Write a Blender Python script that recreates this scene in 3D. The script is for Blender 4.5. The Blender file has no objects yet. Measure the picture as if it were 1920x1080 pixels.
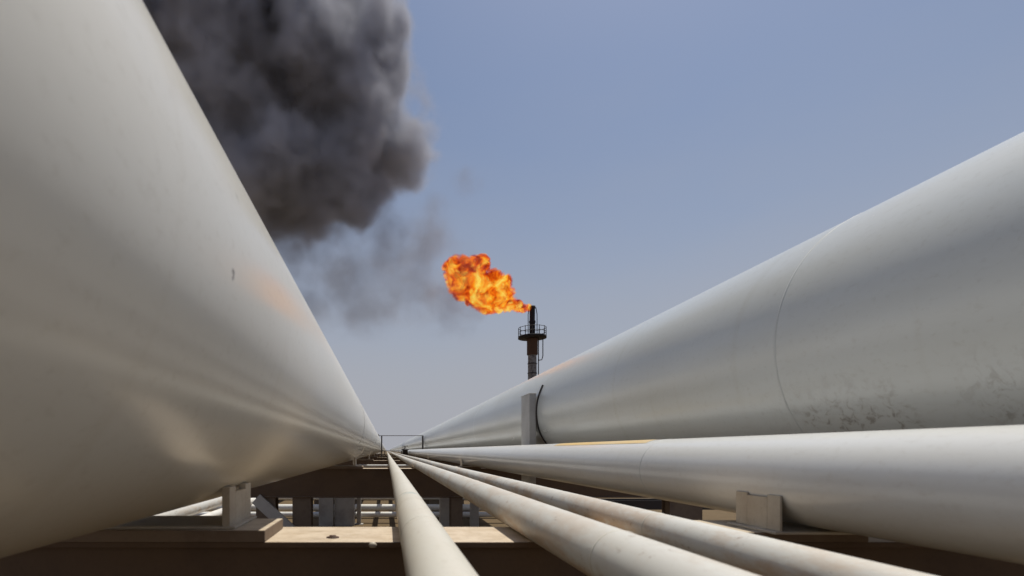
import bpy, bmesh, math, random
from mathutils import Vector

# ------------------------------------------------------------------ camera, world, sun, exposure
S = bpy.context.scene
COL = S.collection
R = math.radians
GZ = 0.0                      # ground level
H = 2.6                       # camera height above the ground; every height below is written relative to the camera

cam = bpy.data.cameras.new("camera")
camo = bpy.data.objects.new("camera", cam)
COL.objects.link(camo)
camo.location = (0, 0, H)
camo.rotation_euler = (R(90), 0, 0)
cam.sensor_width = 36
cam.lens = 18.75
cam.shift_x = (960 - 725) / 1920
cam.shift_y = (845 - 540) / 1920
cam.clip_start = 0.02
cam.clip_end = 8000
cam.dof.use_dof = True
cam.dof.focus_distance = 11.0
cam.dof.aperture_fstop = 2.6
S.camera = camo

SUN = Vector((0.25, 0.34, 1.0)).normalized()      # direction towards the sun
EL = math.asin(SUN.z)
AZ = math.atan2(SUN.x, SUN.y)
W = bpy.data.worlds.new("World")
S.world = W
W.use_nodes = True
wn = W.node_tree.nodes
bg = wn["Background"]
sky = wn.new("ShaderNodeTexSky")
sky.sky_type = 'NISHITA'
sky.sun_disc = False
sky.sun_elevation = EL
sky.sun_rotation = AZ
sky.altitude = 0
sky.air_density = 1.0
sky.dust_density = 1.3
sky.ozone_density = 3.0
W.node_tree.links.new(sky.outputs[0], bg.inputs[0])
bg.inputs[1].default_value = 0.085
# dusty desert air: the clear sky greys out towards the horizon, all the way round
wl = W.node_tree.links
tc = wn.new("ShaderNodeTexCoord")
sp = wn.new("ShaderNodeSeparateXYZ")
wl.new(tc.outputs["Generated"], sp.inputs[0])
hz = wn.new("ShaderNodeValToRGB")
hz.color_ramp.interpolation = 'EASE'
he = hz.color_ramp.elements
he[0].position = 0.0; he[0].color = (0.97, 0.97, 0.97, 1)
he[1].position = 0.66; he[1].color = (0.0, 0.0, 0.0, 1)
ab = wn.new("ShaderNodeMath"); ab.operation = 'ABSOLUTE'
wl.new(sp.outputs[2], ab.inputs[0])
wln = wn.new("ShaderNodeTexNoise"); wln.inputs["Scale"].default_value = 2.6; wln.inputs["Detail"].default_value = 5
wlm = wn.new("ShaderNodeMapping"); wlm.inputs["Scale"].default_value = (1, 1, 3)
wl.new(tc.outputs["Generated"], wlm.inputs[0]); wl.new(wlm.outputs[0], wln.inputs["Vector"])
wla = wn.new("ShaderNodeMath"); wla.operation = 'MULTIPLY_ADD'
wl.new(wln.outputs["Fac"], wla.inputs[0]); wla.inputs[1].default_value = 0.16; wl.new(ab.outputs[0], wla.inputs[2])
wlb = wn.new("ShaderNodeMath"); wlb.operation = 'SUBTRACT'; wlb.inputs[1].default_value = 0.08
wl.new(wla.outputs[0], wlb.inputs[0])
wl.new(wlb.outputs[0], hz.inputs[0])
mx = wn.new("ShaderNodeMix"); mx.data_type = 'RGBA'
wl.new(hz.outputs[0], mx.inputs[0])
wl.new(sky.outputs[0], mx.inputs[6])
mx.inputs[7].default_value = (4.55, 4.65, 5.15, 1)
wl.new(mx.outputs[2], bg.inputs[0])

sl = bpy.data.lights.new("sun", 'SUN')
sl.energy = 4.4
sl.angle = R(0.53)
sl.color = (1.0, 0.96, 0.86)
so = bpy.data.objects.new("sun", sl)
COL.objects.link(so)
so.rotation_euler = SUN.to_track_quat('Z', 'Y').to_euler()
so.location = (5, 5, 40)

S.view_settings.view_transform = 'Standard'
S.view_settings.look = 'None'
S.view_settings.gamma = 1.0
S.view_settings.use_curve_mapping = False
S.view_settings.exposure = 0.0
S.cycles.max_bounces = 8
S.cycles.diffuse_bounces = 4
S.cycles.glossy_bounces = 4
S.cycles.volume_bounces = 3
S.cycles.transparent_max_bounces = 16
S.cycles.volume_step_rate = 0.7
S.cycles.volume_max_steps = 1024
S.cycles.sample_clamp_indirect = 6
S.cycles.use_denoising = True


# ------------------------------------------------------------------ helpers
def tag(o, label=None, cat=None, group=None, kind=None):
    if label: o["label"] = label
    if cat: o["category"] = cat
    if group: o["group"] = group
    if kind: o["kind"] = kind
    return o


def empty(name, loc):
    o = bpy.data.objects.new(name, None)
    o.empty_display_size = 0.2
    COL.objects.link(o)
    o.location = loc
    return o


class MB:
    """collects vertices and faces of one mesh"""
    def __init__(self):
        self.v, self.f, self.s = [], [], []

    def add(self, vs, fs, smooth=False):
        b = len(self.v)
        self.v += [tuple(p) for p in vs]
        self.f += [tuple(b + i for i in f) for f in fs]
        self.s += [smooth] * len(fs)
        return self

    def box(self, x0, x1, y0, y1, z0, z1, c=0.0):
        """box with bevelled edges c"""
        bm = bmesh.new()
        vs = [bm.verts.new((x, y, z)) for x in (x0, x1) for y in (y0, y1) for z in (z0, z1)]
        for q in ((0, 1, 3, 2), (4, 6, 7, 5), (0, 4, 5, 1), (2, 3, 7, 6), (0, 2, 6, 4), (1, 5, 7, 3)):
            bm.faces.new([vs[i] for i in q])
        if c > 0:
            bmesh.ops.bevel(bm, geom=bm.edges[:], offset=c, segments=1, affect='EDGES', profile=0.5)
        bm.verts.index_update()
        self.add([v.co[:] for v in bm.verts], [[v.index for v in f.verts] for f in bm.faces])
        bm.free()
        return self

    def tube(self, pts, r, n=12, caps=True):
        """swept tube along points; r a number or a list"""
        pts = [Vector(p) for p in pts]
        rings = []
        up = None
        for i, p in enumerate(pts):
            a = pts[max(i - 1, 0)]
            b = pts[min(i + 1, len(pts) - 1)]
            t = (b - a).normalized()
            if up is None:
                up = t.orthogonal().normalized()
            up = (up - t * up.dot(t)).normalized()
            w = t.cross(up)
            rr = r[i] if isinstance(r, (list, tuple)) else r
            rings.append([p + (up * math.cos(k * math.tau / n) + w * math.sin(k * math.tau / n)) * rr for k in range(n)])
        vs = [q for ring in rings for q in ring]
        fs = []
        for i in range(len(rings) - 1):
            for k in range(n):
                k2 = (k + 1) % n
                fs.append((i * n + k, i * n + k2, (i + 1) * n + k2, (i + 1) * n + k))
        self.add(vs, fs, True)
        if caps:
            m = len(pts) - 1
            self.add(rings[0], [tuple(range(n - 1, -1, -1))])
            self.add(rings[m], [tuple(range(n))])
        return self

    def lathe_y(self, prof, n=96, a0=0.0, a1=math.tau, cx=0, cz=0):
        """prof: list of (y, r); revolves about the Y axis"""
        full = abs(a1 - a0 - math.tau) < 1e-6
        m = n if full else n + 1
        vs = []
        for (y, r) in prof:
            for k in range(m):
                a = a0 + (a1 - a0) * k / n
                vs.append((cx + r * math.cos(a), y, cz + r * math.sin(a)))
        fs = []
        for i in range(len(prof) - 1):
            for k in range(n):
                k2 = (k + 1) % m
                fs.append((i * m + k, (i + 1) * m + k, (i + 1) * m + k2, i * m + k2))
        return self.add(vs, fs, True)

    def lathe_z(self, prof, n=32, cx=0, cy=0):
        vs = []
        for (r, z) in prof:
            for k in range(n):
                a = math.tau * k / n
                vs.append((cx + r * math.cos(a), cy + r * math.sin(a), z))
        fs = []
        for i in range(len(prof) - 1):
            for k in range(n):
                k2 = (k + 1) % n
                fs.append((i * n + k, i * n + k2, (i + 1) * n + k2, (i + 1) * n + k))
        return self.add(vs, fs, True)

    def build(self, name, mat, parent=None, loc=(0, 0, 0)):
        me = bpy.data.meshes.new(name)
        me.from_pydata(self.v, [], self.f)
        me.polygons.foreach_set("use_smooth", self.s)
        if mat: me.materials.append(mat)
        me.update()
        o = bpy.data.objects.new(name, me)
        COL.objects.link(o)
        if parent: o.parent = parent
        o.location = loc
        return o


def dup(o, parent=None):
    """a thing with its parts and sub-parts"""
    c = o.copy()
    COL.objects.link(c)
    if parent is not None: c.parent = parent
    for ch in list(o.children):
        dup(ch, c)
    return c


# ------------------------------------------------------------------ materials
class NT:
    def __init__(self, name):
        self.m = bpy.data.materials.new(name)
        self.m.use_nodes = True
        self.t = self.m.node_tree
        self.n = self.t.nodes
        self.bsdf = self.n["Principled BSDF"]
        self.out = self.n["Material Output"]
        self._tc = None

    def link(self, a, b): self.t.links.new(a, b)

    def obj(self):
        if not self._tc: self._tc = self.n.new("ShaderNodeTexCoord")
        return self._tc.outputs["Object"]

    def mapped(self, scale=(1, 1, 1), loc=(0, 0, 0)):
        mp = self.n.new("ShaderNodeMapping")
        mp.inputs["Scale"].default_value = scale
        mp.inputs["Location"].default_value = loc
        self.link(self.obj(), mp.inputs[0])
        return mp.outputs[0]

    def noise(self, scale, detail=4, rough=0.55, vec=None, dist=0.0):
        x = self.n.new("ShaderNodeTexNoise")
        x.inputs["Scale"].default_value = scale
        x.inputs["Detail"].default_value = detail
        x.inputs["Roughness"].default_value = rough
        x.inputs["Distortion"].default_value = dist
        self.link(vec if vec is not None else self.obj(), x.inputs["Vector"])
        return x.outputs["Fac"]

    def ramp(self, fac, stops):
        r = self.n.new("ShaderNodeValToRGB")
        r.color_ramp.interpolation = 'EASE'
        e = r.color_ramp.elements
        while len(e) < len(stops): e.new(0.5)
        for i, (p, c) in enumerate(stops):
            e[i].position = p
            e[i].color = (c, c, c, 1) if isinstance(c, (int, float)) else (*c, 1)
        self.link(fac, r.inputs[0])
        return r.outputs[0]

    def math(self, op, a, b=None, c=None, clamp=False):
        x = self.n.new("ShaderNodeMath")
        x.operation = op
        x.use_clamp = clamp
        for i, q in enumerate((a, b, c)):
            if q is None: continue
            if isinstance(q, (int, float)): x.inputs[i].default_value = q
            else: self.link(q, x.inputs[i])
        return x.outputs[0]

    def mix(self, fac, a, b):
        x = self.n.new("ShaderNodeMix")
        x.data_type = 'RGBA'
        for q, s in ((fac, x.inputs[0]), (a, x.inputs[6]), (b, x.inputs[7])):
            if isinstance(q, (int, float)): s.default_value = q
            elif isinstance(q, tuple): s.default_value = (*q, 1)
            else: self.link(q, s)
        return x.outputs[2]

    def sep(self, v):
        s = self.n.new("ShaderNodeSeparateXYZ")
        self.link(v, s.inputs[0])
        return s.outputs

    def spot(self, p, r, soft=0.6, vec=None):
        """1 inside a spot round point p, fading to 0 at r"""
        d = self.n.new("ShaderNodeVectorMath")
        d.operation = 'DISTANCE'
        self.link(vec if vec is not None else self.obj(), d.inputs[0])
        d.inputs[1].default_value = p
        mr = self.n.new("ShaderNodeMapRange")
        mr.interpolation_type = 'SMOOTHSTEP'
        self.link(d.outputs["Value"], mr.inputs[0])
        mr.inputs[1].default_value = r * (1 - soft)
        mr.inputs[2].default_value = r
        mr.inputs[3].default_value = 1
        mr.inputs[4].default_value = 0
        return mr.outputs[0]

    def bump(self, h, strength, dist=0.01, normal=None):
        b = self.n.new("ShaderNodeBump")
        b.inputs["Strength"].default_value = strength
        b.inputs["Distance"].default_value = dist
        self.link(h, b.inputs["Height"])
        if normal is not None: self.link(normal, b.inputs["Normal"])
        return b.outputs[0]

    def finish(self, col, rough, normal=None, spec=0.5, metal=0.0):
        b = self.bsdf
        for q, k in ((col, "Base Color"), (rough, "Roughness"), (metal, "Metallic"), (spec, "Specular IOR Level")):
            if isinstance(q, (int, float)): b.inputs[k].default_value = q
            elif isinstance(q, tuple): b.inputs[k].default_value = (*q, 1)
            else: self.link(q, b.inputs[k])
        if normal is not None: self.link(normal, b.inputs["Normal"])
        return self.m


def pipe_paint(name, base, dirt_amt=0.35, rust=0.0, rough=0.3, spots=(), grime=None, ysq=0.25, seed=0.0):
    t = NT(name)
    v = t.mapped((1, ysq, 1), (seed, seed * 1.7, seed * 0.6))
    big = t.noise(1.6, 5, 0.6, v)
    col = t.mix(t.math('MULTIPLY', t.ramp(big, [(0.30, 0.0), (0.80, 1.0)]), dirt_amt), base, (base[0] * 0.74, base[1] * 0.68, base[2] * 0.58))
    fine = t.noise(34, 4, 0.65, t.mapped((1, 0.6, 1), (seed, 3, 1)))
    col = t.mix(t.math('MULTIPLY', t.ramp(fine, [(0.52, 0.0), (0.75, 1.0)]), dirt_amt * 0.6), col, (base[0] * 0.6, base[1] * 0.54, base[2] * 0.46))
    # dusty rings and short drips running round the pipe
    ring = t.noise(1.0, 3, 0.5, t.mapped((0.35, 5.0, 0.35), (seed * 2, 0, 0)))
    col = t.mix(t.math('MULTIPLY', t.ramp(ring, [(0.58, 0.0), (0.74, 1.0)]), dirt_amt * 0.4), col, (base[0] * 0.7, base[1] * 0.62, base[2] * 0.5))
    if rust > 0:
        side = t.math('MULTIPLY_ADD', t.sep(t.obj())[2], -5.0, 0.86, clamp=True)     # rust creeps up from the wet underside
        rn = t.noise(2.3, 7, 0.72, t.mapped((1.6, 0.55, 1.6), (seed + 4, 2, 7)))
        col = t.mix(t.math('MULTIPLY', t.ramp(rn, [(0.44, 0.0), (0.62, 1.0)]), t.math('MULTIPLY', side, rust)), col, (0.40, 0.245, 0.125))
        rn2 = t.noise(16, 5, 0.7, t.mapped((1, 0.5, 1), (seed, 9, 2)))
        col = t.mix(t.math('MULTIPLY', t.ramp(rn2, [(0.61, 0.0), (0.69, 1.0)]), rust * 0.8), col, (0.20, 0.12, 0.07))
    rr = t.math('ADD', t.math('MULTIPLY', big, 0.12), rough - 0.06)
    if grime:
        g = grime(t)
        col = t.mix(g, col, (0.13, 0.09, 0.055))
        rr = t.math('ADD', rr, t.math('MULTIPLY', g, 0.3), clamp=True)
    for (p, r, c, amt) in spots:
        nz = t.noise(18 / max(r * 8, .3), 4, 0.65)
        f = t.math('MULTIPLY', t.math('MULTIPLY', t.spot(p, r), t.ramp(nz, [(0.40, 0.0), (0.62, 1.0)])), amt)
        col = t.mix(f, col, c)
    h1 = t.noise(2.2, 3, 0.5, t.mapped((1, 0.12, 1), (seed, 0, 0)))
    nrm = t.bump(h1, 0.03, 0.012)
    h2 = t.noise(160, 2, 0.5)
    nrm = t.bump(h2, 0.03, 0.001, nrm)
    return t.finish(col, rr, nrm, 0.5)


def scuffs(t):
    """scraped, dirty patches low on the side of the big pipe"""
    o = t.sep(t.obj())
    low = t.math('SUBTRACT', 1.0, t.math('DIVIDE', t.math('ADD', o[2], 0.62), 0.42), clamp=True)
    patch = t.ramp(t.noise(2.1, 3, 0.5, t.mapped((1, 1, 1), (3.1, 0.55, 0.0))), [(0.40, 0.0), (0.54, 1.0)])
    scr = t.ramp(t.noise(26, 5, 0.75, t.mapped((1.0, 0.7, 0.45), (0, 0, 0)), 0.8), [(0.50, 0.0), (0.62, 1.0)])
    near = t.math('SUBTRACT', 1.0, t.math('DIVIDE', t.math('SUBTRACT', o[1], 3.3), 0.5), clamp=True)
    speck = t.ramp(t.noise(17, 3, 0.6, t.mapped((1, 1, 1), (8, 1, 2))), [(0.74, 0.0), (0.77, 1.0)])
    a = t.math('MULTIPLY', t.math('MULTIPLY', low, patch), t.math('MULTIPLY', scr, near))
    return t.math('MAXIMUM', t.math('MULTIPLY', a, 0.72), t.math('MULTIPLY', speck, 0.5))


def steel_paint(name, base, rustc=(0.13, 0.075, 0.045), amt=0.5, rough=0.62, dust=None, dust_amt=0.85):
    t = NT(name)
    big = t.noise(2.4, 6, 0.65)
    col = t.mix(t.math('MULTIPLY', t.ramp(big, [(0.4, 0.0), (0.68, 1.0)]), amt), base, rustc)
    fine = t.noise(40, 4, 0.7)
    col = t.mix(t.math('MULTIPLY', t.ramp(fine, [(0.5, 0.0), (0.8, 1.0)]), amt * 0.6), col, (rustc[0] * 0.6, rustc[1] * 0.6, rustc[2] * 0.6))
    if dust:
        # wind-blown sand and bleached paint lie on upward faces
        g = t.n.new("ShaderNodeNewGeometry")
        up = t.math('MULTIPLY', t.ramp(t.sep(g.outputs["Normal"])[2], [(0.75, 0.0), (0.95, 1.0)]),
                    t.ramp(t.noise(5, 6, 0.7), [(0.22, 0.55), (0.5, 1.0)]))
        dcol = t.mix(t.ramp(t.noise(9, 6, 0.7), [(0.35, 0.0), (0.7, 1.0)]), dust, (dust[0] * 0.78, dust[1] * 0.74, dust[2] * 0.68))
        col = t.mix(t.math('MULTIPLY', up, dust_amt), col, dcol)
    nrm = t.bump(t.noise(60, 4, 0.6), 0.25, 0.004)
    return t.finish(col, rough, nrm, 0.4)


CREAM = (0.565, 0.54, 0.48)
M = {}
M['left_big'] = pipe_paint("big_pipe_paint", (0.77, 0.738, 0.668), 0.30, 0.0, 0.215,
    spots=[((0.897, 1.503, -0.068), 0.022, (0.10, 0.09, 0.08), 1.0),
           ((0.86, 1.62, 0.2), 0.03, (0.3, 0.26, 0.22), 0.6)], seed=0.3)
M['right_big'] = pipe_paint("scuffed_pipe_paint", (0.575, 0.59, 0.58), 0.34, 0.0, 0.25, grime=scuffs, seed=5.2)
M['mid'] = pipe_paint("grey_white_pipe_paint", (0.66, 0.66, 0.65), 0.3, 0.07, 0.22, seed=2.1)
M['thin_a'] = pipe_paint("cream_pipe_paint", CREAM, 0.42, 0.14, 0.48, spots=[((0.0, 3.45, 0.09), 0.09, (0.25, 0.33, 0.32), 0.7)], seed=7.7)
M['thin_b'] = pipe_paint("rust_stained_pipe_paint", (0.57, 0.56, 0.53), 0.5, 0.62, 0.48, seed=1.9)
M['thin_c'] = pipe_paint("rust_blotched_pipe_paint", (0.57, 0.56, 0.53), 0.5, 0.75, 0.5, seed=3.4)
M['weld'] = pipe_paint("weld_paint", (0.50, 0.48, 0.44), 0.4, 0.15, 0.4)
M['dull_cream'] = pipe_paint("dull_cream_weld", CREAM, 0.4, 0.3, 0.75)
M['dull_weld'] = pipe_paint("dull_weld_paint", (0.50, 0.51, 0.50), 0.3, 0.0, 0.75)
M['shoe'] = steel_paint("shoe_paint", (0.50, 0.45, 0.37), (0.27, 0.19, 0.12), 0.45, 0.55, (0.58, 0.50, 0.39), 0.5)
M['beam'] = steel_paint("beam_paint", (0.12, 0.074, 0.042), (0.085, 0.052, 0.032), 0.6, 0.7, (0.56, 0.46, 0.345), 0.95)
M['pad'] = steel_paint("pad_paint", (0.20, 0.145, 0.10), (0.11, 0.07, 0.045), 0.5, 0.7, (0.58, 0.49, 0.37), 0.85)
M['column'] = steel_paint("column_paint", (0.17, 0.125, 0.09), (0.09, 0.06, 0.045), 0.5, 0.65)
M['grey_post'] = steel_paint("grey_post_paint", (0.43, 0.415, 0.395), (0.28, 0.24, 0.21), 0.35, 0.5)
M['grey_col'] = steel_paint("grey_column_paint", (0.40, 0.375, 0.34), (0.15, 0.12, 0.10), 0.4, 0.6)
M['dark_steel'] = steel_paint("dark_steel", (0.035, 0.03, 0.03), (0.06, 0.035, 0.025), 0.5, 0.6)
M['rust_steel'] = steel_paint("rusty_steel", (0.085, 0.042, 0.026), (0.06, 0.035, 0.025), 0.7, 0.75)
M['stack_grey'] = steel_paint("stack_paint", (0.24, 0.225, 0.215), (0.06, 0.045, 0.038), 0.95, 0.6)
M['soot'] = steel_paint("sooted_steel", (0.018, 0.016, 0.017), (0.035, 0.02, 0.016), 0.5, 0.8)
M['yellow'] = steel_paint("yellow_paint", (0.62, 0.43, 0.17), (0.55, 0.46, 0.32), 0.5, 0.45)
M['white_pipe'] = steel_paint("white_pipe_paint", (0.74, 0.72, 0.68), (0.5, 0.44, 0.36), 0.3, 0.4)
M['concrete'] = steel_paint("concrete", (0.38, 0.35, 0.30), (0.28, 0.24, 0.19), 0.5, 0.85)


def sand_mat():
    t = NT("sand")
    o = t.obj()
    big = t.noise(0.06, 6, 0.6, o)
    mid = t.noise(1.4, 6, 0.65, o)
    col = t.mix(t.ramp(big, [(0.35, 0.0), (0.68, 1.0)]), (0.135, 0.092, 0.047), (0.105, 0.071, 0.037))
    col = t.mix(t.math('MULTIPLY', t.ramp(mid, [(0.45, 0.0), (0.75, 1.0)]), 0.5), col, (0.085, 0.06, 0.033))
    peb = t.noise(22, 3, 0.6, o)
    col = t.mix(t.math('MULTIPLY', t.ramp(peb, [(0.62, 0.0), (0.70, 1.0)]), 0.6), col, (0.08, 0.065, 0.05))
    n1 = t.bump(mid, 0.5, 0.08)
    n2 = t.bump(peb, 0.5, 0.02, n1)
    return t.finish(col, 0.95, n2, 0.2)


M['sand'] = sand_mat()

# ------------------------------------------------------------------ the ground
me = MB()
ext = [-4000, -400, -60, -20, 0, 20, 60, 400, 4000]
rnd = random.Random(3)
n = len(ext)
me.add([(x, y, GZ) for y in ext for x in ext], [(j * n + i, j * n + i + 1, (j + 1) * n + i + 1, (j + 1) * n + i) for j in range(n - 1) for i in range(n - 1)])
ground = me.build("ground", M['sand'])
tag(ground, kind="structure")


# ------------------------------------------------------------------ pipelines along +Y
BEAMS = [2.95 + 11.0 * k for k in range(-2, 12)]
YS = [-24, -12, -6, -3, -1.5]
y = -0.75
while y < 30: YS.append(round(y, 3)); y += 0.75
while y < 420: YS.append(round(y, 3)); y *= 1.12
YS.append(430)


def pipeline(name, x, z, r, mat, label, seg, welds, wander=None, wmat=None, wprof=(0.010, 0.004)):
    """one pipe, its axis at x, z (z relative to the camera), running along Y; weld beads are its parts"""
    b = MB()
    vs, fs = [], []
    wf = wander or (lambda yy: (0.0, 0.0))
    for yy in YS:
        dx, dz = wf(yy)
        for k in range(seg):
            a = math.tau * k / seg
            vs.append((dx + r * math.cos(a), yy, dz + r * math.sin(a)))
    for i in range(len(YS) - 1):
        for k in range(seg):
            k2 = (k + 1) % seg
            fs.append((i * seg + k, (i + 1) * seg + k, (i + 1) * seg + k2, i * seg + k2))
    b.add(vs, fs, True)
    last = (len(YS) - 1) * seg
    b.add([vs[last + k] for k in range(seg)], [tuple(range(seg - 1, -1, -1))])
    b.add([vs[k] for k in range(seg)], [tuple(range(seg))])
    o = b.build(name, mat, None, (x, 0, H + z))
    tag(o, label, "pipeline", "white pipelines on the rack")
    w, h = wprof
    first = None
    for yy in welds:
        dx, dz = wf(yy)
        if first is None:
            wb = MB()
            prof = [(-w, r - 0.002), (-w * 0.6, r + h * 0.7), (0, r + h), (w * 0.6, r + h * 0.7), (w, r - 0.002)]
            wb.lathe_y(prof, seg)
            first = wb.build("weld_bead", wmat or M['weld'], o, (dx, yy, dz))
        else:
            c = first.copy()
            COL.objects.link(c)
            c.parent = o
            c.location = (dx, yy, dz)
    return o


def wander(seed, ax, az, hold=2.0):
    rr = random.Random(seed)
    p = [rr.uniform(0, 6.28) for _ in range(4)]

    def f(yy):
        k = min(1.0, max(0.0, (yy - hold) / 6.0))
        return (k * ax * (math.sin(yy * 0.21 + p[0]) + 0.5 * math.sin(yy * 0.47 + p[1])),
                k * az * (math.sin(yy * 0.27 + p[2]) + 0.4 * math.sin(yy * 0.6 + p[3])))
    return f


BT = -0.46                   # top of the beams, relative to the camera
LX, LZ, LR = -1.33, 0.564, 0.90
RX, RZ, RR = 3.468, 0.674, 0.95
MX, MZ, MR = 2.155, -0.147, 0.235
big_left = pipeline("pipeline", LX, LZ, LR, M['left_big'], "huge cream pipeline towering beside the thin centre pipe, on a tall slotted shoe", 160, [10.4, 22.4, 34.4, 46.4])
big_right = pipeline("pipeline", RX, RZ, RR, M['right_big'], "huge grey-white pipeline with dark scuffs low on its side and a ring weld", 160, [3.46, 15.5, 27.5, 39.5], wmat=M['dull_weld'], wprof=(0.012, 0.002))
mid = pipeline("pipeline", MX, MZ, MR, M['mid'], "medium white pipeline with a yellow paint stripe along its top", 96, [4.05, 13.0, 25.5], None, M['dull_weld'], (0.008, 0.0015))
thin_a = pipeline("pipeline", 0.151, -0.364, 0.094, M['thin_a'], "thin cream pipeline next to the tallest pipe, crossing the sunlit beam alone", 48, [2.2, 3.52, 9.5, 15.5], wander(1, 0.004, 0.003), M['dull_cream'], (0.006, 0.0015))
thin_b = pipeline("pipeline", 0.767, -0.361, 0.099, M['thin_b'], "thin rust-stained pipeline, the thicker of the two running side by side", 48, [1.75, 4.7, 10.5, 17], wander(2, 0.012, 0.005), M['dull_cream'], (0.006, 0.0015))
thin_c = pipeline("pipeline", 1.32, -0.381, 0.079, M['thin_c'], "thinnest rust-blotched pipeline, squeezed between its twin and the medium white pipe", 48, [2.6, 5.7, 11.2], wander(3, 0.012, 0.004), M['dull_cream'], (0.006, 0.0015))


def shoes(pipe, half, r, axis_z, ytop, ys, length, thick, pad_z, slot):
    """pipe shoe: two side plates, end rib, base plate; part of the pipe it is welded to"""
    proto = None
    ax = axis_z
    base_t = 0.014
    zb = pad_z - ax            # pad top in pipe coordinates
    for yy in ys:
        if proto is None:
            b = MB()
            b.box(-half - 0.03, half + 0.03, -length / 2 - 0.01, length / 2 + 0.03, zb, zb + base_t, 0.003)
            proto = b.build("pipe_shoe", M['shoe'], pipe, (0, yy, 0))
            zt = -math.sqrt(r * r - (half - thick) ** 2) + 0.004
            for s in (-1, 1):
                b = MB()
                x0, x1 = sorted((s * half, s * (half - thick)))
                L2 = length / 2
                z0 = zb + base_t
                # side plate with a slot left open under the pipe
                h0 = zt - z0
                sl_w, sl_h = slot
                b.box(x0, x1, -L2, -sl_w / 2, z0, zt, 0.002)
                b.box(x0, x1, sl_w / 2, L2, z0, zt, 0.002)
                b.box(x0, x1, -sl_w / 2 + 0.0005, sl_w / 2 - 0.0005, z0, zt - sl_h, 0.0)
                b.build("side_plate", M['shoe'], proto)
        else:
            c = dup(proto, pipe)
            c.location = (0, yy, 0)


SY = [b - 0.02 for b in BEAMS if 0 < b < 70]
shoes(big_left, 0.53, LR, LZ, 0, [yy - 0.0 for yy in SY], 0.42, 0.04, -0.40, (0.20, 0.03))
shoes(mid, 0.2335, MR, MZ, 0, [yy - 0.16 for yy in SY], 0.33, 0.012, -0.41, (0.15, 0.014))
shoes(big_right, 0.45, RR, RZ, 0, SY, 0.42, 0.025, -0.40, (0.16, 0.03))

# the yellow stripe on the medium pipe
b = MB()
b.lathe_y([(4.2, MR + 0.0012), (4.4, MR + 0.002), (5.4, MR + 0.002), (6.3, MR + 0.002), (6.5, MR + 0.0012)], 14, R(82), R(119))
b.build("paint_stripe", M['yellow'], mid)
# dark cable lying against the side of the big right pipe
b = MB()
b.tube([((RR + 0.012) * math.cos(R(a)), 0.10 * (1 - abs(a - 205) / 55) - 0.1, (RR + 0.012) * math.sin(R(a))) for a in range(154, 266, 4)], 0.014, 8)
o = b.build("cable", M['dark_steel'], big_right, (0, 8.98, 0))
o["label"] = "dark cable hanging against the side of the pipe"

# ------------------------------------------------------------------ beams (bents) carrying the pipes
BX0, BX1, BD = -4.1, 8.3, 0.75
BW = 0.27
COLX = [(-3.12, 0.25), (-2.19, 0.24), (1.81, 0.15), (7.72, 0.42)]


def bent():
    root = empty("support_beam", (0, 0, 0))
    t = 0.03
    top = H + BT
    b = MB(); b.box(BX0, BX1, -BW, BW, top - t, top, 0.003)
    b.build("top_flange", M['beam'], root)
    b = MB(); b.box(BX0 + 0.01, BX1 - 0.01, -BW + 0.03, BW - 0.03, top - BD + t, top - t)
    b.build("web", M['beam'], root)
    b = MB(); b.box(BX0, BX1, -BW, BW, top - BD, top - BD + t, 0.003)
    b.build("bottom_flange", M['beam'], root)
    for (xx, hw) in COLX:
        b = MB()
        f = 0.02
        b.box(-hw, hw, -0.2, -0.2 + f, GZ + 0.03, top - BD)
        b.box(-hw, hw, 0.2 - f, 0.2, GZ + 0.03, top - BD)
        b.box(-hw + 0.06, -hw + 0.075, -0.2 + f, 0.2 - f, GZ + 0.03, top - BD)
        b.box(hw - 0.075, hw - 0.06, -0.2 + f, 0.2 - f, GZ + 0.03, top - BD)
        c = b.build("column", M['column'], root, (xx, 0, 0))
        b = MB(); b.box(-hw - 0.08, hw + 0.08, -0.28, 0.28, GZ - 0.02, GZ + 0.03, 0.004)
        b.build("base_plate", M['column'], c)
    # diagonal brace
    b = MB()
    p0, p1 = Vector((-3.35, -0.30, top - BD - 0.02)), Vector((-2.45, -0.30, top - BD - 0.85))
    d = (p1 - p0).normalized(); nrm = Vector((d.z, 0, -d.x)) * 0.15; th = Vector((0, 0.09, 0))
    q = [p0 - nrm, p0 + nrm, p1 + nrm, p1 - nrm]
    vs = [v for v in q] + [v + th for v in q]
    b.add(vs, [(0, 1, 2, 3), (7, 6, 5, 4), (0, 4, 5, 1), (1, 5, 6, 2), (2, 6, 7, 3), (3, 7, 4, 0)])
    b.build("brace", M['grey_post'], root)
    # bearing pads under the shoes
    for (px0, px1, z1) in ((LX - 0.75, -0.612, -0.40), (1.80, 2.42, -0.41), (RX - 0.6, RX + 0.6, -0.40)):
        b = MB(); b.box(px0, px1, -BW - 0.004, 0.2, top, H + z1 - 0.0005, 0.003)
        b.build("bearing_pad", M['pad'], root)
    return root


BL = {0: "brown steel beam with a pale sunlit ledge under the nearest pipes",
      1: "dark brown beam on columns with a diagonal brace, beyond the sunlit ledge"}
proto = bent()
proto.location = (0, BEAMS[2], 0)
tag(proto, BL[0], "beam", "support beams under the pipelines")
k = 0
for i, yy in enumerate(BEAMS):
    if i in (0, 1, 2) or yy > 75: continue
    k += 1
    c = dup(proto)
    c.location = (0, yy, 0)
    c["label"] = BL.get(k, "distant steel beam on columns, hidden mostly behind the braced brown beam")
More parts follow.
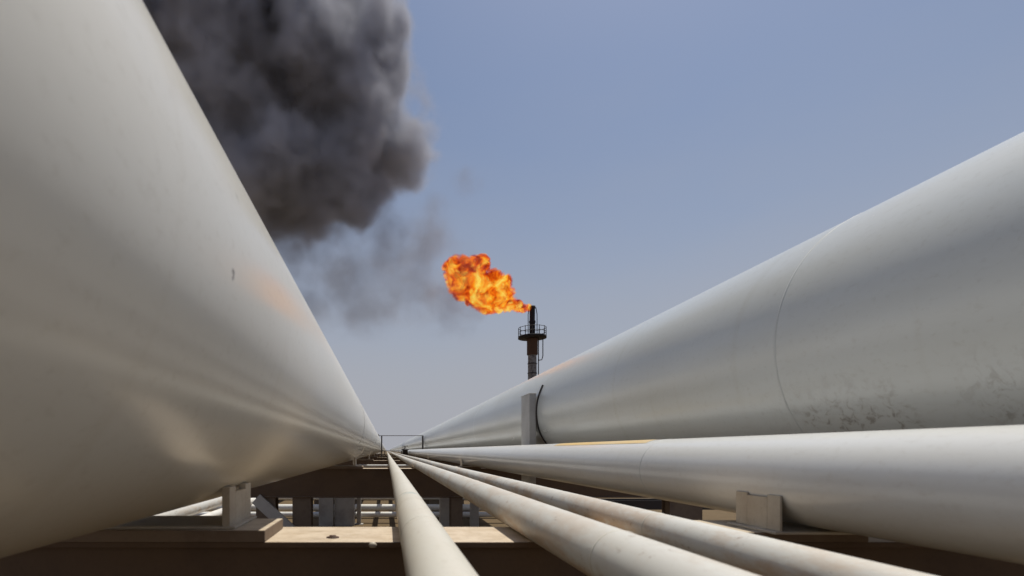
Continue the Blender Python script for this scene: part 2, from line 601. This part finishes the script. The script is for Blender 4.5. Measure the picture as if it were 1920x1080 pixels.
# small marks on the nearest ledge only: a bolt head and a blob of weld spatter
b = MB()
b.lathe_z([(0.034, 0.0), (0.034, 0.004), (0.018, 0.0045), (0.018, 0.012), (0.004, 0.013), (0.0, 0.013)], 18)
o = b.build("bolt", M['rust_steel'], proto, (-0.285, -0.13, H + BT))
b = MB()
b.lathe_z([(0.016, -0.012), (0.022, 0.0), (0.012, 0.012), (0.0, 0.015)], 10)
b.build("weld_spatter", M['shoe'], proto, (-0.07, -BW - 0.004, H + BT - 0.012))

# ------------------------------------------------------------------ guide post by the big right pipe
post = empty("guide_post", (2.453, 9.05, GZ))
tag(post, "grey steel guide post standing between the medium and big grey-white pipes", "post")
b = MB(); b.box(-0.055, 0.055, -0.09, 0.45, 0.02, H + 0.955, 0.004); b.build("shaft", M['grey_post'], post)
b = MB(); b.box(-0.06, 0.06, -0.10, 0.46, H + 0.955, H + 0.967, 0.002); b.build("cap_plate", M['grey_post'], post)
b = MB(); b.box(-0.12, 0.12, -0.2, 0.55, -0.02, 0.02, 0.003); b.build("base_plate", M['grey_post'], post)

# ------------------------------------------------------------------ portal frame far down the rack
pf = empty("portal_frame", (0, BEAMS[5], H + BT))
tag(pf, "thin dark portal frame bridging the pipes far down the rack", "frame")
zt = -BT + 1.02
b = MB(); b.tube([(-0.66, 0.33, zt), (2.46, 0.33, zt)], 0.022, 8); b.build("crossbar", M['dark_steel'], pf)
b = MB(); b.tube([(-0.34, 0.33, -0.2), (-0.34, 0.33, zt + 0.01)], 0.045, 8); b.build("post", M['dark_steel'], pf)
b = MB(); b.tube([(2.455, 0.33, -0.2), (2.455, 0.33, zt + 0.01)], 0.055, 8); b.build("post", M['dark_steel'], pf)
b = MB(); b.lathe_z([(0, zt - 0.12), (0.09, zt - 0.10), (0.12, zt), (0.09, zt + 0.1), (0, zt + 0.12)], 12, -0.62, 0.25); b.build("lamp_head", M['dark_steel'], pf)
# a second, lower frame behind
b = MB(); b.tube([(-0.2, 0, 0.45), (2.0, 0, 0.45)], 0.03, 8)
b.tube([(-0.2, 0, -0.2), (-0.2, 0, 0.45)], 0.05, 8); b.tube([(1.6, 0, -0.2), (1.6, 0, 0.45)], 0.05, 8)
o = b.build("pipe_stop", M['dark_steel'], None, (0, 58, H + BT))
tag(o, "low dark stop frame between the pipes at the end of the rack", "frame")
b = MB(); b.lathe_z([(0.0, -0.25), (0.25, -0.2), (0.25, 0.25), (0.32, 0.27), (0.32, 0.34), (0.2, 0.36), (0.06, 0.42), (0.06, 0.62), (0.0, 0.62)], 16)
b.tube([(-0.25, 0, 0.62), (0.25, 0, 0.62)], 0.03, 8)
o = b.build("valve", M['dark_steel'], None, (1.62, 47, H + BT + 0.25))
tag(o, "small dark valve between the pipes where they converge", "valve")

# small drain pipe crossing under the pipes
b = MB()
pz = H - 0.505
path = [(-1.09, 17.8, H - 0.28), (-1.09, 17.8, pz + 0.10)]
for k in range(1, 7):
    a = R(90 * k / 6)
    path.append((-1.09 + 0.10 * (1 - math.cos(a)), 17.8, pz + 0.10 - 0.10 * math.sin(a)))
path.append((0.85, 17.8, pz))
b.tube(path, 0.04, 12)
o = b.build("drain_pipe", M['white_pipe'])
tag(o, "slim white drain pipe dropping from the tallest pipe and turning sideways", "pipe")
b = MB(); b.tube([(-0.93, 17.8, pz), (-0.86, 17.8, pz)], 0.058, 12); b.build("coupling", M['white_pipe'], o)

# ------------------------------------------------------------------ low pipe lying to the left below the rack
lp = pipeline("pipeline", -5.5, -1.66, 0.17, M['thin_b'], "low cream pipeline glimpsed under the huge cream pipe, near the sand", 48, [13.5], None, M['thin_b'])
lp["group"] = "pipes near the ground"
slp = None
for k, yy in enumerate((14.4, 8, 21)):
    if slp is None:
        b = MB(); b.box(-0.45, -0.06, -0.16, 0.16, -0.05, H - 1.66 - 0.17, 0.01); b.box(-0.059, 0.5, -0.16, 0.16, -0.05, H - 1.98 - 0.13, 0.01)
        slp = b.build("pipe_sleeper", M['concrete'], None, (-5.5, yy, GZ))
        tag(slp, "concrete sleeper under the low pipe, glimpsed below the huge cream pipeline", "sleeper", "sleepers under the low pipe")
    else:
        c = slp.copy(); COL.objects.link(c); c.location = (-5.5, yy, GZ)
        c["label"] = [None, "concrete sleeper under the low pipe, closest to the sunlit ledge", "concrete sleeper under the low pipe, farthest down the rack"][k]

gs = empty("support_frame", (0, 18.3, GZ))
tag(gs, "grey steel support frame with two wide flat columns, beyond the braced brown beam", "frame")
for (x0, x1, yo) in ((-2.33, -1.84, 0.0), (-1.81, -1.12, 0.12)):
    b = MB(); b.box(x0, x1, yo, yo + 0.3, -0.02, 1.72, 0.012); b.build("column", M['grey_col'], gs)
b = MB(); b.box(-2.4, -1.05, -0.05, 0.5, 1.7205, 1.86, 0.01); b.build("cross_beam", M['column'], gs)

pl = ["pale post under the rack, beside the dark column right of the thin centre pipe", "pale post under the rack, half covered by the twin thin pipes", "thin pale post under the rack, beside the pair of grey columns"]
for k, (x, y, w) in enumerate(((1.88, 17.4, 0.15), (2.86, 17.4, 0.13), (-0.98, 18.9, 0.07))):
    p = empty("steel_post", (x, y, GZ))
    tag(p, pl[k], "post", "pale posts under the rack")
    b = MB(); b.box(-w, w, -0.12, 0.12, 0.02, 1.9, 0.008); b.build("shaft", M['grey_col'], p)
    b = MB(); b.box(-w - 0.08, w + 0.08, -0.2, 0.2, -0.02, 0.0195, 0.003); b.build("base_plate", M['grey_col'], p)
ct = empty("added_dark_tray", (5.3, 17.0, GZ))  # invented tray, put here to darken the sunlit ground behind it
tag(ct, "added dark tray on short legs, hiding sunlit ground between the medium and thin pipes", "added tray")
b = MB(); b.box(0, 9, -0.3, -0.28, 0.75, 1.05, 0.003); b.box(0, 9, 0.28, 0.3, 0.75, 1.05, 0.003); b.build("side_rail", M['dark_steel'], ct)
b = MB(); b.box(0, 9, -0.279, 0.279, 0.78, 0.80); b.build("tray_floor", M['dark_steel'], ct)
for k in range(3):
    b = MB(); b.tube([(0.02, -0.18 + 0.16 * k, 0.87), (4, -0.16 + 0.16 * k, 0.86), (8.9, -0.18 + 0.16 * k, 0.87)], 0.06, 8); b.build("cable", M['soot'], ct)
for k in range(5):
    b = MB(); b.box(-0.05, 0.05, -0.25, 0.25, -0.02, 0.7495, 0.004); b.build("leg", M['column'], ct, (0.3 + 2.1 * k, 0, 0))

lp2 = pipeline("pipeline", -5.3, -1.98, 0.13, M['white_pipe'], "lowest white pipe, added as a bright strip of sunlit ground under the huge cream pipe", 32, [13.0])  # extra pipe added to stand in for a strip of sunlit ground
lp2["group"] = "pipes near the ground"

# crossing pipes on the ground, under the rack
CR = [(19.2, 0.10, 0.30), (20.6, 0.13, 0.40), (22.6, 0.10, 0.62), (24.0, 0.16, 0.95), (28.5, 0.2, 1.30)]
for k, (yy, r, z) in enumerate(CR):
    b = MB(); b.tube([(x, yy, z) for x in (-30, -15, -8, -4, 0, 2, 4.6)], r, 20)
    o = b.build("crossing_pipe", M['white_pipe'])
    lab = ["lowest white pipe crossing on the sand under the rack", "white pipe crossing under the rack just above the lowest one",
           "white crossing pipe under the rack at half column height", "fat white crossing pipe below the braced brown beam",
           "topmost white crossing pipe tucked under the braced brown beam"][k]
    tag(o, lab, "pipe", "pipes crossing under the rack")
    f = None
    for xx in (-12, -6, -1.2, 3.2):
        if f is None:
            b = MB(); b.box(-0.06, 0.06, -0.10, 0.10, -0.02, z - r - 0.001, 0.005)
            f = b.build("stanchion", M['column'], o, (xx, yy, GZ))
        else:
            c = f.copy(); COL.objects.link(c); c.parent = o; c.location = (xx, yy, GZ)

# ------------------------------------------------------------------ flare stack
FX, FY = (998 - 725) * 0.1, 100.0
st = empty("flare_stack", (FX, FY, GZ))
tag(st, "tall sooty flare stack with railed platform rising behind the big pipe", "flare stack")
Z = lambda py: H + (845 - py) * 0.1
b = MB(); b.lathe_z([(0.80, 0), (0.80, Z(690)), (0.78, Z(664))], 32); b.build("riser", M['stack_grey'], st)
first = None
for py in (820, 795, 770, 745, 722, 700, 682):
    if first is None:
        b = MB(); b.lathe_z([(0.78, -0.09), (0.87, -0.08), (0.87, 0.08), (0.78, 0.09)], 32)
        first = b.build("flange", M['dark_steel'], st, (0, 0, Z(py)))
    else:
        c = first.copy(); COL.objects.link(c); c.parent = st; c.location = (0, 0, Z(py))
b = MB(); b.lathe_z([(0.88, Z(666)), (0.98, Z(665)), (0.98, Z(640)), (1.06, Z(638)), (1.06, Z(634)), (0.5, Z(633))], 32); b.build("wind_shield", M['rust_steel'], st)
b = MB(); b.lathe_z([(0.5, Z(634.5)), (2.6, Z(634.5)), (2.6, Z(630.5)), (0.5, Z(630.5)), (0.5, Z(634.5))], 32); b.build("platform", M['soot'], st)
for k in range(12):
    a = math.tau * (k + 0.5) / 12
    b = MB(); b.tube([(2.5 * math.cos(a), 2.5 * math.sin(a), Z(631)), (2.5 * math.cos(a), 2.5 * math.sin(a), Z(614))], 0.06, 6)
    b.build("rail_post", M['dark_steel'], st)
for py in (623, 615):
    b = MB(); b.tube([(2.5 * math.cos(math.tau * k / 36), 2.5 * math.sin(math.tau * k / 36), Z(py)) for k in range(37)], 0.05, 6, False)
    b.build("handrail", M['dark_steel'], st)
b = MB(); b.lathe_z([(0.52, Z(634)), (0.52, Z(606)), (0.60, Z(605)), (0.60, Z(602)), (0.50, Z(601)), (0.50, Z(580)), (0.58, Z(578)), (0.58, Z(574)), (0.42, Z(574)), (0.40, Z(590))], 28)
b.build("tip", M['soot'], st)
for (dx, dy) in ((-0.85, -0.3), (-0.55, -0.75), (0.8, -0.35)):
    b = MB(); b.tube([(dx, dy, Z(640)), (dx, dy, Z(590)), (dx * 0.75, dy * 0.75, Z(577))], 0.07, 6)
    b.build("pilot_pipe", M['soot'], st)
b = MB()
for s in (-0.2, 0.2):
    b.tube([(1.15, s, Z(840)), (1.15, s, Z(632))], 0.05, 6)
b.build("ladder_rail", M['dark_steel'], st)
b = MB()
zz = 1.0
while zz < Z(634):
    b.tube([(1.15, -0.2, zz), (1.15, 0.2, zz)], 0.03, 5); zz += 0.4
o = b.build("rungs", M['dark_steel'], st); o["kind"] = "stuff"
b = MB()
b.tube([(1.9, -0.3, Z(634)), (1.9, -0.3, Z(668)), (1.7, -0.3, Z(675)), (1.0, -0.2, Z(676))], 0.09, 8)
b.build("gas_line", M['dark_steel'], st)


# ------------------------------------------------------------------ flame and smoke
def blob_field(t, blobs, vec, k=0.25):
    """smooth union of soft balls: about 1 at their centres, 0 at their rims"""
    acc = None
    for (p, r) in blobs:
        d = t.n.new("ShaderNodeVectorMath"); d.operation = 'DISTANCE'
        t.link(vec, d.inputs[0]); d.inputs[1].default_value = p
        f = t.math('MULTIPLY_ADD', d.outputs["Value"], -1.0 / r, 1.0)
        if acc is None: acc = f
        else: acc = t.math('SMOOTH_MAX', acc, f, k)
    return acc


def ico_hull(name, blobs, grow, voxel, mat, loc, parent=None, sub=3):
    bm = bmesh.new()
    for (p, r) in blobs:
        g = bmesh.ops.create_icosphere(bm, subdivisions=sub, radius=r * grow)
        bmesh.ops.translate(bm, verts=g['verts'], vec=p)
    me = bpy.data.meshes.new(name)
    bm.to_mesh(me); bm.free()
    me.materials.append(mat)
    o = bpy.data.objects.new(name, me)
    COL.objects.link(o)
    o.location = loc
    if parent: o.parent = parent
    rm = o.modifiers.new("union", 'REMESH')
    rm.mode = 'VOXEL'; rm.voxel_size = voxel
    return o


def at(px, py, Y):
    return Vector(((px - 725) * Y / 1000, Y, H + (845 - py) * Y / 1000))


def clear_surface(t):
    tr = t.n.new("ShaderNodeBsdfTransparent")
    w = t.n.new("ShaderNodeRGB"); w.outputs[0].default_value = (1, 1, 1, 1)
    t.link(w.outputs[0], tr.inputs[0])
    t.link(tr.outputs[0], t.out.inputs["Surface"])


def smoke_mat(name, dens, color):
    t = NT(name)
    t.n.remove(t.bsdf)
    pv = t.n.new("ShaderNodeVolumePrincipled")
    pv.inputs["Color"].default_value = (*color, 1)
    pv.inputs["Anisotropy"].default_value = -0.1
    pv.inputs["Density"].default_value = dens
    t.link(pv.outputs[0], t.out.inputs["Volume"])
    return t.m


def hull_mat():
    t = NT("smoke_hull")
    t.n.remove(t.bsdf)
    clear_surface(t)
    return t.m


def smoke_cloud(name, blobs, loc, mat, voxel, scale, amp_v, amp_n, gain, bias, warp=5.0, k=0.3, hull_voxel=1.2, core=0.68):
    """a cloud whose density is worked out once on a voxel grid inside its lumpy hull"""
    o = ico_hull(name, blobs, 1.0, hull_voxel, M['hull'], loc)
    g = bpy.data.node_groups.new(name + "_density", 'GeometryNodeTree')
    g.interface.new_socket("Geometry", in_out='INPUT', socket_type='NodeSocketGeometry')
    g.interface.new_socket("Geometry", in_out='OUTPUT', socket_type='NodeSocketGeometry')
    N, L = g.nodes, g.links.new
    gi, go = N.new("NodeGroupInput"), N.new("NodeGroupOutput")

    def mt(op, a, b=None, c=None, clamp=False):
        x = N.new("ShaderNodeMath"); x.operation = op; x.use_clamp = clamp
        for i, q in enumerate((a, b, c)):
            if q is None: continue
            if isinstance(q, (int, float)): x.inputs[i].default_value = q
            else: L(q, x.inputs[i])
        return x.outputs[0]
    pos = N.new("GeometryNodeInputPosition").outputs[0]

    def nz(sc, det, rough, src):
        x = N.new("ShaderNodeTexNoise")
        x.inputs["Scale"].default_value = sc; x.inputs["Detail"].default_value = det; x.inputs["Roughness"].default_value = rough
        L(src, x.inputs["Vector"])
        return x
    w = nz(scale * 1.2, 4, 0.55, pos)
    cen = N.new("ShaderNodeVectorMath"); cen.operation = 'SUBTRACT'
    L(w.outputs["Color"], cen.inputs[0]); cen.inputs[1].default_value = (0.5, 0.5, 0.5)
    off = N.new("ShaderNodeVectorMath"); off.operation = 'MULTIPLY_ADD'
    L(cen.outputs[0], off.inputs[0]); off.inputs[1].default_value = (warp, warp, warp); L(pos, off.inputs[2])
    wp = off.outputs[0]
    acc = None
    for (p, r) in blobs:
        d = N.new("ShaderNodeVectorMath"); d.operation = 'DISTANCE'
        L(wp, d.inputs[0]); d.inputs[1].default_value = p
        f = mt('MULTIPLY_ADD', d.outputs["Value"], -1.0 / (r * core), 1.0)
        acc = f if acc is None else mt('SMOOTH_MAX', acc, f, k)
    vo = N.new("ShaderNodeTexVoronoi")
    vo.feature = 'F1'; vo.normalize = True
    vo.inputs["Scale"].default_value = scale; vo.inputs["Detail"].default_value = 3
    vo.inputs["Roughness"].default_value = 0.62; vo.inputs["Lacunarity"].default_value = 2.1
    L(wp, vo.inputs["Vector"])
    n1 = nz(scale * 1.7, 7, 0.62, pos).outputs["Fac"]
    v = mt('ADD', acc, mt('MULTIPLY', mt('SUBTRACT', 0.36, vo.outputs["Distance"]), amp_v))
    v = mt('ADD', v, mt('MULTIPLY', mt('SUBTRACT', n1, 0.5), amp_n))
    v = mt('MULTIPLY', mt('ADD', v, bias), gain, clamp=True)
    v = mt('MULTIPLY', v, v)
    # tapers to nothing before the hull
    dm = None
    for (p, r) in blobs:
        d = N.new("ShaderNodeVectorMath"); d.operation = 'DISTANCE'
        L(pos, d.inputs[0]); d.inputs[1].default_value = p
        f = mt('MULTIPLY_ADD', d.outputs["Value"], -1.0 / r, 1.0)
        dm = f if dm is None else mt('MAXIMUM', dm, f)
    v = mt('MULTIPLY', v, mt('MULTIPLY', mt('SUBTRACT', dm, 0.02), 7.0, clamp=True))
    vc = N.new("GeometryNodeVolumeCube")
    lo = [min(p[i] - r for p, r in blobs) for i in range(3)]
    hi = [max(p[i] + r for p, r in blobs) for i in range(3)]
    vc.inputs["Min"].default_value = lo
    vc.inputs["Max"].default_value = hi
    for i, ax in enumerate("XYZ"):
        vc.inputs["Resolution " + ax].default_value = max(8, int((hi[i] - lo[i]) / voxel))
    L(v, vc.inputs["Density"])
    sm = N.new("GeometryNodeSetMaterial")
    L(vc.outputs[0], sm.inputs[0]); sm.inputs["Material"].default_value = mat
    L(sm.outputs[0], go.inputs[0])
    vd = bpy.data.volumes.new("billows")
    vob = bpy.data.objects.new("billows", vd)
    COL.objects.link(vob)
    vd.materials.append(mat)
    vob.parent = o
    md = vob.modifiers.new("density", 'NODES')
    md.node_group = g
    return o


M['hull'] = hull_mat()
SO = at(560, 220, 95)
main = [(300, 40, 150, 94), (420, 110, 165, 95), (560, 110, 180, 97), (665, 120, 100, 96), (735, 80, 50, 94), (755, 125, 30, 96), (765, 235, 40, 94), (640, 250, 130, 95), (742, 275, 72, 95),
        (500, 280, 140, 94), (600, 345, 85, 93), (520, 345, 95, 95), (580, 405, 62, 94), (660, 390, 45, 95), (400, -40, 190, 100), (560, -20, 150, 98), (430, 250, 120, 93), (690, 340, 45, 94)]
mb = [(tuple(at(x, yy, Y) - SO), r * Y / 1000 * 1.5) for (x, yy, r, Y) in main]
plume = smoke_cloud("smoke_plume", mb, SO, smoke_mat("dense_smoke", 0.62, (0.67, 0.68, 0.745)), 0.42, 0.07, 2.2, 2.5, 1.7, 0.03, 11.0)
tag(plume, "dense billowing black smoke cloud drifting above the huge cream pipe", "smoke")
wis = [(600, 440, 80, 95), (530, 450, 85, 94), (600, 560, 70, 95), (690, 430, 70, 96), (640, 510, 85, 96), (740, 500, 90, 97), (800, 545, 65, 98), (700, 570, 60, 97), (860, 520, 45, 99), (835, 600, 48, 99), (800, 450, 70, 97), (870, 350, 30, 97), (660, 400, 70, 95), (720, 440, 60, 96), (860, 560, 50, 99)]
WO = at(700, 500, 97)
wb = [(tuple(at(x, yy, Y) - WO), r * Y / 1000 * 1.4) for (x, yy, r, Y) in wis]
wisp = smoke_cloud("smoke_trail", wb, WO, smoke_mat("thin_smoke", 0.13, (0.45, 0.45, 0.50)), 0.4, 0.10, 1.3, 3.0, 0.9, -0.02, 11.0, core=0.9)
tag(wisp, "thin grey smoke trail between the flame and the black cloud", "smoke")


def flame_mat(blobs, vec_scale):
    t = NT("burning_gas")
    t.n.remove(t.bsdf)
    vec = t.obj()
    wn_ = t.n.new("ShaderNodeTexNoise")
    wn_.inputs["Scale"].default_value = 0.35; wn_.inputs["Detail"].default_value = 4
    t.link(vec, wn_.inputs["Vector"])
    cen = t.n.new("ShaderNodeVectorMath"); cen.operation = 'SUBTRACT'
    t.link(wn_.outputs["Color"], cen.inputs[0]); cen.inputs[1].default_value = (0.5, 0.5, 0.5)
    off = t.n.new("ShaderNodeVectorMath"); off.operation = 'MULTIPLY_ADD'
    t.link(cen.outputs[0], off.inputs[0]); off.inputs[1].default_value = (2.2, 2.2, 2.2); t.link(vec, off.inputs[2])
    f = blob_field(t, [(p, r * 0.80) for p, r in blobs], off.outputs[0], 0.15)
    f0 = blob_field(t, blobs, vec, 0.05)
    n1 = t.noise(0.5, 6, 0.68, vec, 0.7)
    n2 = t.noise(0.34, 6, 0.62, t.mapped((1, 1, 1), (7, 3, 1)), 1.4)
    v = t.math('ADD', f, t.math('MULTIPLY', t.math('SUBTRACT', n1, 0.5), 2.4))
    v = t.math('ADD', v, 0.10)
    dens = t.math('MULTIPLY', t.math('MULTIPLY', v, 4.0, clamp=True), t.math('MULTIPLY', f0, 8.0, clamp=True))
    heat = t.math('ADD', t.math('MULTIPLY', v, 0.9), t.math('MULTIPLY', t.math('SUBTRACT', n2, 0.46), 4.2))
    col = t.ramp(heat, [(0.0, (0.28, 0.012, 0.002)), (0.18, (0.72, 0.06, 0.003)), (0.42, (1.0, 0.19, 0.006)), (0.66, (1.0, 0.44, 0.02)), (0.95, (1.0, 0.74, 0.13))])
    em = t.n.new("ShaderNodeEmission")
    t.link(col, em.inputs[0])
    t.link(t.math('MULTIPLY', dens, 1.9), em.inputs[1])
    ab = t.n.new("ShaderNodeVolumeAbsorption")
    ab.inputs[0].default_value = (0.0, 0.0, 0.0, 1)
    t.link(t.math('MULTIPLY', dens, 2.0), ab.inputs[1])
    add = t.n.new("ShaderNodeAddShader")
    t.link(em.outputs[0], add.inputs[0]); t.link(ab.outputs[0], add.inputs[1])
    t.link(add.outputs[0], t.out.inputs["Volume"])
    clear_surface(t)
    return t.m


FO = at(915, 540, 100)
fl = [(858, 508, 24), (872, 530, 28), (890, 510, 24), (903, 545, 30), (925, 535, 26), (918, 563, 22), (942, 555, 20), (955, 570, 15), (968, 574, 11), (980, 577, 8), (991, 577, 6), (905, 492, 13), (848, 497, 13), (948, 528, 13), (935, 578, 9), (885, 562, 12)]
fb = [(tuple(at(x, yy, 100 + (i % 3 - 1) * 0.8) - FO), r * 0.1 * 1.34) for i, (x, yy, r) in enumerate(fl)]
flame = ico_hull("flame", fb, 1.0, 0.3, flame_mat(fb, 1), FO)
tag(flame, "orange gas flame blown sideways from the flare stack tip", "flame")
